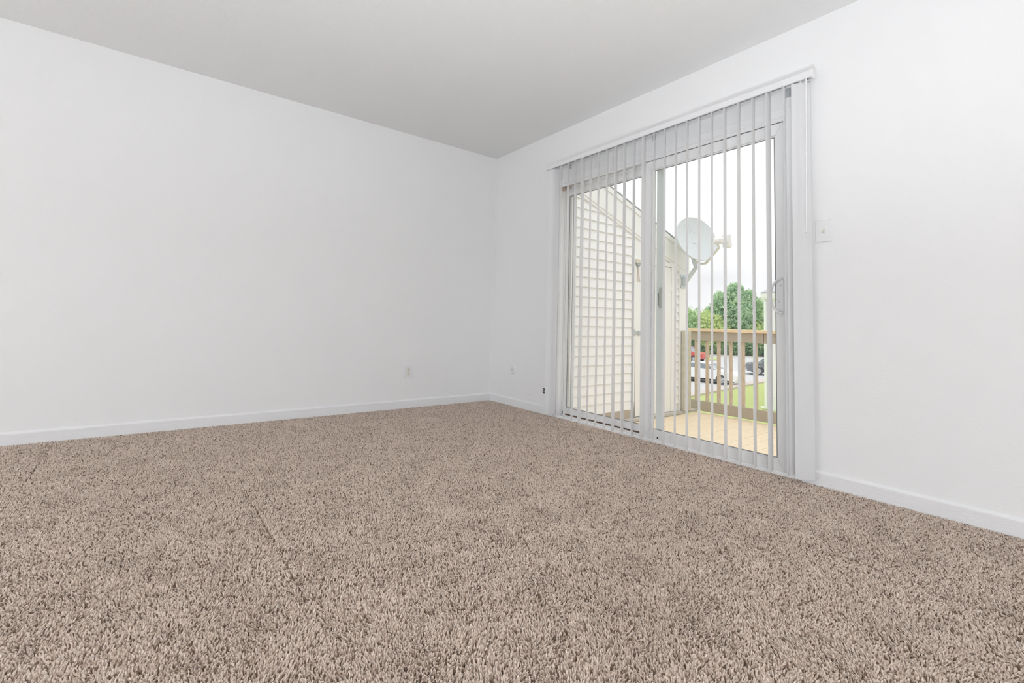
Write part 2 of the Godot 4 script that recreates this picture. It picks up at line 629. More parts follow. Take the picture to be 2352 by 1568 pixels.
func patio_door() -> void:
	var d := Node3D.new()
	d.name = "door_1"
	add_child(d)
	d.set_meta("kind", "structure")
	# outer frame: stepped jambs, head and sill with its tracks
	var st := mb()
	bx(st, Vector3(-0.004, -0.02, D0), Vector3(0.125, DH, 0.928), 0.003)
	bx(st, Vector3(0.004, -0.02, 0.928), Vector3(0.125, DH - 0.04, 0.936), 0.002)
	bx(st, Vector3(0.05, -0.02, 0.936), Vector3(0.058, DH - 0.06, 0.945), 0.001)
	bx(st, Vector3(-0.004, -0.02, 2.662), Vector3(0.125, DH, D1), 0.003)
	bx(st, Vector3(0.05, -0.02, 2.652), Vector3(0.058, DH - 0.06, 2.662), 0.001)
	bx(st, Vector3(-0.004, 1.962, 0.928), Vector3(0.125, DH, 2.662), 0.003)
	bx(st, Vector3(0.05, 1.925, 0.936), Vector3(0.058, 1.962, 2.662), 0.001)
	bx(st, Vector3(-0.002, 1.9385, 0.93), Vector3(0.01, 1.962, 2.662), 0.002)
	obj("frame", st, M.vinyl, d)
	st = mb()
	bx(st, Vector3(-0.006, -0.02, 0.93), Vector3(0.008, 0.016, 2.662), 0.003)
	bx(st, Vector3(0.008, -0.02, 0.93), Vector3(0.125, -0.004, 2.662))
	bx(st, Vector3(0.05, -0.004, 0.936), Vector3(0.056, 0.02, 2.662), 0.001)
	bx(st, Vector3(0.1, -0.004, 0.936), Vector3(0.125, 0.02, 2.662), 0.003)
	obj("sill", st, M.vinyl, d)
	st = mb()
	bx(st, Vector3(0.056, -0.004, 0.94), Vector3(0.1, 0.026, 1.76))
	obj("dark_track", st, grained(noise_tex(61, 0.1, 3, [Color(0.05, 0.03, 0.02), Color(0.2, 0.12, 0.08), Color(0.45, 0.3, 0.2)]), Vector3(3, 3, 3), 0.9), d)  # dark brown mottled strip lying in the track
	# brick mould round the outside
	st = mb()
	bx(st, Vector3(0.125, -0.3, 0.86), Vector3(0.175, 2.06, 0.945), 0.004)
	bx(st, Vector3(0.125, -0.3, 2.66), Vector3(0.175, 2.06, 2.76), 0.004)
	bx(st, Vector3(0.125, 1.965, 0.945), Vector3(0.175, 2.06, 2.66), 0.004)
	obj("outside_trim", st, M.siding_trim, d)
	# sliding panel, on the inner track
	st = mb()
	sash(st, 0.012, 0.034, 1.745, 2.651, 0.006, 1.936, 1.812, 2.612, 0.073, 1.873)
	var slide := obj("sliding_panel", st, M.vinyl, d)
	pane(0.029, 1.814, 2.61, 0.075, 1.871, slide)
	st = mb()
	gasket(st, 0.02, 1.82, 2.604, 0.081, 1.865)
	obj("gasket", st, M.gasket, slide)
	st = mb()
	lathe(st, [Vector2(0.006, 0.0), Vector2(0.006, 0.001), Vector2(0.0, 0.001)], Transform3D(Basis(Vector3.BACK, PI / 2), Vector3(0.012, 0.03, 1.872)), 14)
	obj("roller_hole", st, M.black, slide)
	# D shaped pull handle on the jamb side
	st = mb()
	var path := []
	for k in 17:
		var a := PI * (0.5 + k / 16.0)
		path.append(Vector3(0.004, 0.962 + 0.097 * sin(a), 2.644 + 0.061 * cos(a)))
	for k in 16:
		tube(st, [path[k], path[k + 1]], 0.0065, 8)
	var handle := obj("pull_handle", st, M.plate, slide)
	st = mb()
	bx(st, Vector3(0.008, 0.875, 2.618), Vector3(0.013, 1.05, 2.648), 0.002)
	obj("handle_plate", st, M.plate, handle)
	st = mb()
	for s in [[0.93, 2.626], [0.942, 2.618], [1.02, 2.634]]:
		bx(st, Vector3(0.006, s[0] - 0.003, s[1] - 0.0025), Vector3(0.01, s[0] + 0.003, s[1] + 0.0025), 0.001)
	obj("screw", st, M.zinc, handle)
	# fixed panel, on the outer track
	st = mb()
	sash(st, 0.062, 0.034, 0.936, 1.79, 0.03, 1.936, 0.962, 1.725, 0.071, 1.874)
	var fixed := obj("fixed_panel", st, M.vinyl, d)
	pane(0.079, 0.964, 1.723, 0.073, 1.872, fixed)
	st = mb()
	gasket(st, 0.07, 0.97, 1.717, 0.079, 1.866)
	obj("gasket", st, M.gasket, fixed)
	st = mb()
	bx(st, Vector3(0.058, 1.938, 0.94), Vector3(0.1, 1.946, 1.79))
	bx(st, Vector3(0.058, 1.952, 0.94), Vector3(0.1, 1.956, 1.79))
	obj("head_gap_strip", st, mat(Color(0.66, 0.6, 0.57), 0.7), d)
	st = mb()
	bx(st, Vector3(0.012, 1.912, 0.936), Vector3(0.03, 1.934, 0.968), 0.002)
	bx(st, Vector3(0.012, 1.918, 0.985), Vector3(0.03, 1.93, 1.03), 0.002)
	obj("wood_shim", st, grained(noise_tex(62, 0.08, 3, [Color(0.4, 0.28, 0.2), Color(0.72, 0.58, 0.46)]), Vector3(6, 6, 2), 0.8), d)
	# brown latch stain at the foot of the left jamb
	st = mb()
	tube(st, [Vector3(0.03, 0.03, 0.962), Vector3(0.03, 0.05, 0.966), Vector3(0.03, 0.052, 0.978), Vector3(0.03, 0.04, 0.985), Vector3(0.03, 0.02, 0.986)], 0.003, 6)
	obj("rusty_clip", st, mat(Color(0.3, 0.2, 0.14), 0.8), d)
	# insect screen, parked behind the fixed panel
	st = mb()
	var sx := 0.108
	bx(st, Vector3(sx, 0.02, 0.983), Vector3(sx + 0.014, 1.93, 1.012), 0.003)
	bx(st, Vector3(sx, 0.02, 1.79), Vector3(sx + 0.014, 1.93, 1.85), 0.003)
	bx(st, Vector3(sx, 0.02, 1.012), Vector3(sx + 0.014, 0.05, 1.79), 0.003)
	bx(st, Vector3(sx, 1.9, 1.012), Vector3(sx + 0.014, 1.93, 1.79), 0.003)
	var screen := obj("screen_panel", st, M.screen_frame, d)
	st = mb()
	bx(st, Vector3(sx - 0.008, 0.905, 1.816), Vector3(sx, 1.05, 1.834), 0.003)
	for k in 4:
		bx(st, Vector3(sx - 0.012, 0.915 + 0.035 * k, 1.819), Vector3(sx - 0.008, 0.93 + 0.035 * k, 1.831), 0.002)
	obj("screen_latch", st, M.latch, screen)
	st = mb()
	bx(st, Vector3(sx - 0.002, 0.921, 1.806), Vector3(sx, 1.01, 1.81))
	obj("latch_slot", st, M.black, screen)
	st = mb()
	bx(st, Vector3(sx - 0.001, 0.05, 0.980), Vector3(sx + 0.014, 1.9, 0.983))
	obj("screen_gasket", st, M.gasket, screen)


# ============================================================ vertical blind

func blinds() -> void:
	var x0 := -0.092
	var x1 := -0.046
	var o := thing("vertical_blind", "white vertical blind of open narrow vanes hanging over the patio door", "blind", Vector3((x0 + x1) / 2, 2.09, 1.84))
	var off := -o.position
	var z0 := 0.838
	var z1 := 2.832
	# head rail, a channel open below
	var st := mb()
	var prof := PackedVector2Array([Vector2(x0, 2.092), Vector2(x0 + 0.008, 2.09), Vector2(x0 + 0.01, 2.118), Vector2(x1 - 0.01, 2.118), Vector2(x1 - 0.008, 2.09), Vector2(x1, 2.092), Vector2(x1, 2.127), Vector2(x1 - 0.004, 2.131), Vector2(x0 + 0.006, 2.131), Vector2(x0, 2.125)])
	prism(st, prof, Vector3(0, 0, z0 + 0.012), Vector3.RIGHT, Vector3.UP, z1 - z0 - 0.024)
	var rail := obj("head_rail", st, M.rail, o)
	rail.position = off
	st = mb()
	bx(st, Vector3(x0 + 0.0095, 2.1, z0 + 0.015), Vector3(x1 - 0.0095, 2.117, z1 - 0.015))
	obj("channel_shade", st, mat(Color(0.3, 0.3, 0.3), 0.7), rail)  # dark grey block, paints the shade inside the rail channel
	for s in [[z0, z0 + 0.014], [z1 - 0.014, z1]]:
		st = mb()
		bx(st, Vector3(x0 - 0.001, 2.089, s[0]), Vector3(x1 + 0.001, 2.132, s[1]), 0.003)
		obj("end_cap", st, M.plate, rail)
	for z in [1.042, 1.841, 2.696]:
		st = mb()
		bx(st, Vector3(-0.004, 2.075 if z < 2.5 else 2.06, z - (0.012 if z < 2.5 else 0.03)), Vector3(0.0, 2.14, z + (0.012 if z < 2.5 else 0.03)), 0.001)
		bx(st, Vector3(x1 - 0.02, 2.131, z - 0.014), Vector3(-0.004, 2.135, z + 0.014), 0.001)
		if z > 2.5:
			bx(st, Vector3(-0.007, 2.07, z - 0.012), Vector3(-0.004, 2.105, z - 0.004), 0.001)
			bx(st, Vector3(-0.007, 2.07, z + 0.004), Vector3(-0.004, 2.105, z + 0.012), 0.001)
			bx(st, Vector3(-0.007, 2.07, z - 0.004), Vector3(-0.004, 2.076, z + 0.004), 0.001)
			bx(st, Vector3(-0.007, 2.098, z - 0.004), Vector3(-0.004, 2.105, z + 0.004), 0.001)
		obj("wall_bracket", st, M.zinc, rail)
	# one vane: a slightly cupped strip with a punched hanger at its top
	st = mb()
	var seg := 8
	var w := 0.0445
	var thick := 0.0011
	var top := -0.008
	var bottom := 0.028 - 2.09
	for k in seg:
		var a := -1.0 + 2.0 * k / seg
		var b := -1.0 + 2.0 * (k + 1) / seg
		var pa := Vector3(a * w, 0, 0.008 * (1 - a * a))
		var pb := Vector3(b * w, 0, 0.008 * (1 - b * b))
		for s in [0.0, -thick]:
			var d := Vector3(0, 0, s)
			quad(st, pa + d + Vector3.UP * top, pb + d + Vector3.UP * top, pb + d + Vector3.UP * bottom, pa + d + Vector3.UP * bottom, Vector3(0, 0, 1 if s == 0.0 else -1))
		for y in [top, bottom]:
			quad(st, pa + Vector3.UP * y, pb + Vector3.UP * y, pb + Vector3(0, y, -thick), pa + Vector3(0, y, -thick), Vector3(0, 1 if y == top else -1, 0))
	for s in [-1.0, 1.0]:
		quad(st, Vector3(s * w, top, 0), Vector3(s * w, top, -thick), Vector3(s * w, bottom, -thick), Vector3(s * w, bottom, 0), Vector3(s, 0, 0))
	var vane_mesh := st.commit()
	st = mb()
	bx(st, Vector3(-0.005, -0.016, -0.003), Vector3(0.005, 0.006, 0.003), 0.001)
	bx(st, Vector3(-0.009, 0.006, -0.006), Vector3(0.009, 0.024, 0.006), 0.002)
	var hanger_mesh := st.commit()
	# bearing of each vane's width, degrees from north towards east
	var bearing := [128, 52, 54, 54, 66, 55, 57, 57, 65, 64, 62, 71, 60, 63, 62, 65, 66, 67, 72, 74, 73, 82, 73, 138]
	for k in 24:
		var v := piece("vane", vane_mesh, M.vane, o)
		v.position = Vector3(0, 0, 0.922 + 0.0803 * k - 1.84)
		v.rotation.y = PI / 2 - deg_to_rad(bearing[k])
		piece("hanger", hanger_mesh, M.rail, v)
	# tilt wand
	st = mb()
	tube(st, [Vector3(-0.1, 2.085, 2.806), Vector3(-0.1, 2.06, 2.806), Vector3(-0.1, 1.29, 2.798)], 0.0042, 8)
	bx(st, Vector3(-0.1055, 1.275, 2.7925), Vector3(-0.0945, 1.3, 2.8035), 0.003)
	var wand := obj("tilt_wand", st, M.plate, o)
	wand.position = off


# ============================================================ plates on the walls

func wall_fittings() -> void:
	# duplex outlet, north wall
	var o := thing("wall_outlet", "ivory duplex power outlet in a white plate low on the left wall", "outlet", Vector3(-0.911, 0.316, 0))
	var st := mb()
	bx(st, Vector3(-0.043, -0.057, 0), Vector3(0.043, 0.057, 0.006), 0.0025)
	obj("plate", st, M.plate, o)
	for s in [-1.0, 1.0]:
		st = mb()
		lathe(st, [Vector2(0.0165, 0.0), Vector2(0.0165, 0.002), Vector2(0.015, 0.003), Vector2(0.0, 0.003)], Transform3D(Basis(Vector3.RIGHT, PI / 2), Vector3(0, 0.0195 * s, 0.006)), 20)
		var face := obj("receptacle", st, M.ivory, o)
		st = mb()
		for z in [-0.0065, 0.0065]:
			bx(st, Vector3(z - 0.0016, 0.0195 * s + 0.001, 0.0088), Vector3(z + 0.0016, 0.0195 * s + 0.009, 0.0094))
		bx(st, Vector3(-0.0025, 0.0195 * s - 0.01, 0.0088), Vector3(0.0025, 0.0195 * s - 0.005, 0.0094), 0.0002)
		obj("slots", st, M.slot, face)
	st = mb()
	lathe(st, [Vector2(0.003, 0.0), Vector2(0.0025, 0.0012), Vector2(0.0, 0.0014)], Transform3D(Basis(Vector3.RIGHT, PI / 2), Vector3(0, 0, 0.006)), 12)
	obj("screw", st, M.zinc, o)
	# light switch, east wall right of the blinds
	o = thing("light_switch", "white toggle light switch plate on the wall right of the patio door", "switch", Vector3(0, 1.292, 2.844))
	st = mb()
	bx(st, Vector3(-0.006, -0.057, -0.037), Vector3(0, 0.057, 0.037), 0.0025)
	obj("plate", st, M.plate, o)
	st = mb()
	bx(st, Vector3(-0.0085, -0.012, -0.006), Vector3(-0.006, 0.012, 0.006), 0.0008)
	bx(st, Vector3(-0.009, -0.004, -0.0035), Vector3(0.008, 0.004, 0.0035), 0.001, Transform3D(Basis(Vector3.BACK, 0.55), Vector3(-0.009, -0.003, 0)))
	obj("toggle", st, M.ivory, o)
	for s in [-1.0, 1.0]:
		st = mb()
		lathe(st, [Vector2(0.0032, 0.0), Vector2(0.0027, 0.0012), Vector2(0.0, 0.0014)], Transform3D(Basis(Vector3.BACK, PI / 2), Vector3(-0.006, 0.03 * s, 0)), 12)
		obj("screw", st, M.plate, o)
	# painted blank plate by the corner
	o = thing("blank_plate", "blank wall plate painted over in white beside the room corner", "wall plate", Vector3(0, 0.345, 0.08))
	st = mb()
	bx(st, Vector3(-0.004, -0.058, -0.034), Vector3(0, 0.058, 0.034), 0.003)
	obj("plate", st, M.wall, o)
	for s in [-1.0, 1.0]:
		st = mb()
		lathe(st, [Vector2(0.003, 0.0), Vector2(0.0026, 0.001), Vector2(0.0, 0.0012)], Transform3D(Basis(Vector3.BACK, PI / 2), Vector3(-0.004, 0.021 * s, 0)), 12)
		obj("screw", st, M.wall, o)
	# round cover
	o = thing("round_cover", "round white cover plate with a centre screw between corner and blinds", "cover", Vector3(0, 0.333, 0.345))
	st = mb()
	lathe(st, [Vector2(0.041, 0.0), Vector2(0.041, 0.004), Vector2(0.036, 0.008), Vector2(0.0, 0.0095)], Transform3D(Basis(Vector3.BACK, PI / 2), Vector3.ZERO), 32)
	obj("cover", st, M.plate, o)
	st = mb()
	lathe(st, [Vector2(0.004, 0.009), Vector2(0.0035, 0.0108), Vector2(0.0, 0.011)], Transform3D(Basis(Vector3.BACK, PI / 2), Vector3.ZERO), 12)
	obj("screw", st, M.slot, o)
	# small painted plug
	st = mb()
	lathe(st, [Vector2(0.016, 0.0), Vector2(0.015, 0.004), Vector2(0.009, 0.007), Vector2(0.0, 0.006)], Transform3D(Basis(Vector3.BACK, PI / 2), Vector3(0, 0.145, 0.585)), 16)
	tag(obj("wall_plug", st, M.wall), "small round plug painted white just above the right baseboard", "plug")


# ============================================================ outside

const GY := -3.4     # the ground, one storey down
const DY := -0.29    # top of the balcony boards


func ground() -> void:
	var st := mb()
	bx(st, Vector3(-40, GY - 0.5, -140), Vector3(190, GY, 90))
	struct("ground", st, grained(noise_tex(73, 0.08, 5, [Color(0.36, 0.36, 0.33), Color(0.44, 0.43, 0.4)]), Vector3(0.3, 0.3, 0.3), 0.95))
	st = mb()
	flat(st, PackedVector2Array([Vector2(3.4, -9.6), Vector2(24.85, -12.1), Vector2(38, -13.6), Vector2(60, -16.4), Vector2(60, -6.0), Vector2(24, -4.0), Vector2(24, 3.0), Vector2(10, 6.0), Vector2(3.4, 6.0)]), GY, 0.01)
	struct("lawn", st, grained(noise_tex(71, 0.05, 5, [Color(0.36, 0.45, 0.13), Color(0.5, 0.57, 0.22), Color(0.44, 0.52, 0.17), Color(0.58, 0.61, 0.34)]), Vector3(0.35, 0.35, 0.35), 0.95))
	st = mb()
	var lot := PackedVector2Array([Vector2(6, -10.4), Vector2(24.85, -12.57), Vector2(38, -14.1), Vector2(76, -19.0), Vector2(68, -34.2), Vector2(60, -60), Vector2(6, -60)])
	flat(st, lot, GY, 0.02)
	struct("parking_lot", st, grained(noise_tex(72, 0.08, 5, [Color(0.52, 0.52, 0.52), Color(0.6, 0.6, 0.6), Color(0.66, 0.65, 0.65)]), Vector3(0.3, 0.3, 0.3), 0.9))
	# pale concrete kerbs
	var kerb := mat(Color(0.6, 0.54, 0.49), 0.9)
	for line in [[Vector2(6, -10.4), Vector2(38, -14.1), 0.75, "trim_1"], [Vector2(38, -14.1), Vector2(76, -19.0), 0.6, "trim_2"], [Vector2(76, -19.0), Vector2(68, -34.2), 0.35, "trim_3"], [Vector2(68, -34.2), Vector2(60, -60), 0.35, "trim_4"]]:
		st = mb()
		var d: Vector2 = (line[1] - line[0]).normalized()
		var s: Vector2 = Vector2(-d.y, d.x) * line[2]
		flat(st, PackedVector2Array([line[0], line[1], line[1] + s, line[0] + s]), GY, 0.12)
		struct(line[3], st, kerb)
	# planted island at the far side
	st = mb()
	flat(st, PackedVector2Array([Vector2(54, -27.7), Vector2(56.2, -27.0), Vector2(61.4, -29.5), Vector2(61.0, -31.6)]), GY, 0.1)
	struct("trim_5", st, kerb)
	st = mb()
	flat(st, PackedVector2Array([Vector2(54.5, -27.8), Vector2(56.1, -27.3), Vector2(60.9, -29.7), Vector2(60.6, -31.2)]), GY, 0.16)
	struct("trim_6", st, mat(Color(0.5, 0.58, 0.22), 0.95))


# a slab with that outline (x, z), its top at y + high
func flat(st: SurfaceTool, pts: PackedVector2Array, y: float, high: float) -> void:
	var p := PackedVector2Array()
	for q in pts:
		p.append(Vector2(q.x, -q.y))
	prism(st, p, Vector3(0, y, 0), Vector3.RIGHT, Vector3.FORWARD, high)


func deck() -> void:
	var o := thing("balcony_deck", "balcony floor of new yellow pine planks outside the patio door", "deck", Vector3(1.55, DY, 2.1))
	for k in 23:
		var st := mb()
		var z := 0.502 + 0.144 * k
		var e := rng.randf_range(-0.006, 0.006)
		bx(st, Vector3(0.2, DY - 0.036, z), Vector3(2.934 + e, DY + rng.randf_range(-0.001, 0.001), z + 0.14), 0.003)
		obj("plank", st, M.pine if k % 3 else M.pine2, o).position = -o.position
	var st := mb()
	for x in [0.25, 1.5, 2.8]:
		st = mb()
		bx(st, Vector3(x, DY - 0.22, 0.5), Vector3(x + 0.04, DY - 0.037, 3.8))
		obj("joist", st, M.aged_z, o).position = -o.position
	st = mb()
	bx(st, Vector3(0.2, DY + 0.0, 0.432), Vector3(2.92, DY + 0.036, 0.495), 0.003)
	obj("ledge_board", st, M.aged_x, o).position = -o.position


func railing() -> void:
	var x := 2.946
	var o := thing("balcony_railing", "weathered wooden balcony railing with square balusters and new pine cap", "railing", Vector3(x, DY, 1.9))
	var off := -o.position
	var st := mb()
	bx(st, Vector3(2.6, DY + 0.037, 0.465), Vector3(2.745, 0.735, 0.515), 0.006)
	obj("post", st, M.post, o).position = off
	st = mb()
	bx(st, Vector3(x + 0.004, GY, 3.7), Vector3(x + 0.093, 0.727, 3.79), 0.004)
	obj("post", st, M.post, o).position = off
	st = mb()
	bx(st, Vector3(x - 0.035, 0.727, 0.22), Vector3(x + 0.12, 0.765, 3.85), 0.004)
	obj("cap_rail", st, M.pine_cap, o).position = off
	for s in [[0.29, 1.275], [1.281, 3.75]]:
		st = mb()
		bx(st, Vector3(x, 0.613, s[0]), Vector3(x + 0.038, 0.727, s[1]), 0.003)
		obj("top_board", st, M.aged_z, o).position = off
	st = mb()
	bx(st, Vector3(x, -0.277, 0.29), Vector3(x + 0.038, -0.15, 3.75), 0.003)
	obj("bottom_board", st, M.aged_z, o).position = off
	st = mb()
	bx(st, Vector3(-0.019, -0.26 - DY, -0.016), Vector3(0.019, 0.725 - DY, 0.016), 0.002)
	var bal := st.commit()
	for k in 23:
		piece("baluster", bal, M.aged_y, o).position = Vector3(0.059, 0, 0.434 + 0.1465 * k - 1.9)


func closet() -> void:
	var o := thing("storage_closet", "cream sided balcony storage closet with a white door and sloping roof", "shed", Vector3(1.45, DY, 0.0))
	var off := -o.position
	var zf := 0.45
	var slope := 0.3365
	var under := func(x: float) -> float: return 2.119 - (x - 0.827) * slope   # lower edge of the rake board
	# body under the roof
	var st := mb()
	prism(st, PackedVector2Array([Vector2(0.15, GY), Vector2(2.7, GY), Vector2(2.7, under.call(2.7) + 0.2), Vector2(0.15, under.call(0.15) + 0.2)]), Vector3(0, 0, -1.6), Vector3.RIGHT, Vector3.UP, zf - 0.02 + 1.6)
	obj("body", st, M.siding, o).position = off
	# lap siding, one board to a course
	var pitch := 0.102
	var lap := PackedVector2Array([Vector2(0, 0), Vector2(0.019, 0.0), Vector2(0.019, 0.005), Vector2(0.003, pitch + 0.008), Vector2(0, pitch + 0.008)])
	for k in 24:
		var y := -0.161 + pitch * k
		var x1 := minf(1.638, 0.827 + (2.119 + 0.12 - y - pitch) / slope)
		if x1 < 0.25:
			break
		for run in [[0.176, x1], [2.483, 2.57]]:
			if run[0] > 2 and y + pitch > under.call(2.57) + 0.15:
				continue
			st = mb()
			prism(st, lap, Vector3(run[1], y, zf - 0.02), Vector3(0, 0, 1), Vector3.UP, run[1] - run[0])
			obj("siding_board", st, M.siding, o).position = off
	# header above the door, casing, corner board, skirt
	st = mb()
	prism(st, PackedVector2Array([Vector2(1.638, 1.56), Vector2(2.483, 1.56), Vector2(2.483, under.call(2.483) + 0.1), Vector2(1.638, under.call(1.638) + 0.1)]), Vector3(0, 0, zf - 0.02), Vector3.RIGHT, Vector3.UP, 0.012)
	obj("header_panel", st, M.siding_trim, o).position = off
	st = mb()
	bx(st, Vector3(1.638, DY + 0.04, zf - 0.02), Vector3(1.676, 1.56, zf + 0.012), 0.003)
	bx(st, Vector3(2.402, DY + 0.04, zf - 0.02), Vector3(2.483, 1.56, zf + 0.012), 0.003)
	bx(st, Vector3(1.676, 1.508, zf - 0.02), Vector3(2.402, 1.56, zf + 0.012), 0.003)
	obj("door_casing", st, M.siding_trim, o).position = off
	st = mb()
	prism(st, PackedVector2Array([Vector2(2.574, DY + 0.036), Vector2(2.73, DY + 0.036), Vector2(2.73, under.call(2.73) + 0.02), Vector2(2.574, under.call(2.574) + 0.02)]), Vector3(0, 0, zf - 0.05), Vector3.RIGHT, Vector3.UP, 0.059)
	obj("corner_board", st, M.siding_trim, o).position = off
	st = mb()
	bx(st, Vector3(0.176, DY + 0.036, zf - 0.02), Vector3(1.638, -0.162, zf - 0.002), 0.003)
	obj("skirt_board", st, M.aged_z, o).position = off
	# J channel, rake board, drip edge and roof, all along the slope
	for p in [["channel", -0.034, 0.0, 0.016, M.siding], ["rake_board", 0.0, 0.235, 0.024, M.siding_trim], ["drip_edge", 0.23, 0.285, 0.034, M.siding_trim]]:
		st = mb()
		prism(st, PackedVector2Array([Vector2(0.15, under.call(0.15) + p[1]), Vector2(2.78, under.call(2.78) + p[1]), Vector2(2.78, under.call(2.78) + p[2]), Vector2(0.15, under.call(0.15) + p[2])]), Vector3(0, 0, zf - 0.03), Vector3.RIGHT, Vector3.UP, p[3] + 0.02)
		obj(p[0], st, p[4], o).position = off
	st = mb()
	prism(st, PackedVector2Array([Vector2(0.15, under.call(0.15) + 0.285), Vector2(2.84, under.call(2.84) + 0.285), Vector2(2.84, under.call(2.84) + 0.315), Vector2(0.15, under.call(0.15) + 0.315)]), Vector3(0, 0, -1.7), Vector3.RIGHT, Vector3.UP, zf + 0.015 + 1.7)
	obj("roof", st, M.shingle, o).position = off
	# the door
	st = mb()
	bx(st, Vector3(1.682, DY + 0.042, zf - 0.02), Vector3(2.398, 1.502, zf + 0.003), 0.003)
	var door := obj("closet_door", st, M.siding_trim, o)
	door.position = off
	for y in [1.253, -0.02]:
		st = mb()
		tube(st, [Vector3(2.398, y - 0.04, zf + 0.007), Vector3(2.398, y + 0.04, zf + 0.007)], 0.007, 8)
		bx(st, Vector3(2.37, y - 0.035, zf + 0.002), Vector3(2.397, y + 0.035, zf + 0.005))
		obj("hinge", st, M.siding_trim, door)
	st = mb()
	bx(st, Vector3(1.655, 0.66, zf + 0.012), Vector3(1.672, 0.735, zf + 0.016), 0.001)
	bx(st, Vector3(1.672, 0.675, zf + 0.012), Vector3(1.72, 0.715, zf + 0.018), 0.002)
	bx(st, Vector3(1.735, 0.665, zf + 0.003), Vector3(1.77, 0.72, zf + 0.02), 0.004)
	obj("hasp", st, M.zinc, door)
	# cord pull under a small bracket at the top of the door
	st = mb()
	bx(st, Vector3(1.676, 1.492, zf + 0.003), Vector3(1.79, 1.532, zf + 0.03), 0.003)
	obj("cord_bracket", st, mat(Color(0.66, 0.62, 0.5), 0.6), door)
	st = mb()
	prism(st, PackedVector2Array([Vector2(1.68, 1.492), Vector2(1.76, 1.492), Vector2(1.735, 1.455), Vector2(1.71, 1.455)]), Vector3(0, 0, zf + 0.006), Vector3.RIGHT, Vector3.UP, 0.02)
	obj("cord_clamp", st, mat(Color(0.36, 0.39, 0.4), 0.5), door)
	st = mb()
	tube(st, [Vector3(1.725, 1.46, zf + 0.014), Vector3(1.722, 1.38, zf + 0.012), Vector3(1.725, 1.28, zf + 0.012)], 0.005, 6)
	tube(st, [Vector3(1.73, 1.46, zf + 0.014), Vector3(1.74, 1.36, zf + 0.012), Vector3(1.765, 1.28, zf + 0.012)], 0.005, 6)
	obj("cord", st, mat(Color(0.72, 0.64, 0.57), 0.9), door)
	# dark weathered wedge at casing foot, strip above paints the door gap's shade
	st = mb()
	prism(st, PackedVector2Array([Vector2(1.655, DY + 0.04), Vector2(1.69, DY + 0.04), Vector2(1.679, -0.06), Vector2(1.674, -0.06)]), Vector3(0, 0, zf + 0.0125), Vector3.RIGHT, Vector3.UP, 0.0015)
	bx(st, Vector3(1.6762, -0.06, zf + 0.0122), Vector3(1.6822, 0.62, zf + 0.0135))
	obj("gap_shade_and_wedge", st, mat(Color(0.3, 0.29, 0.26), 0.9), door)


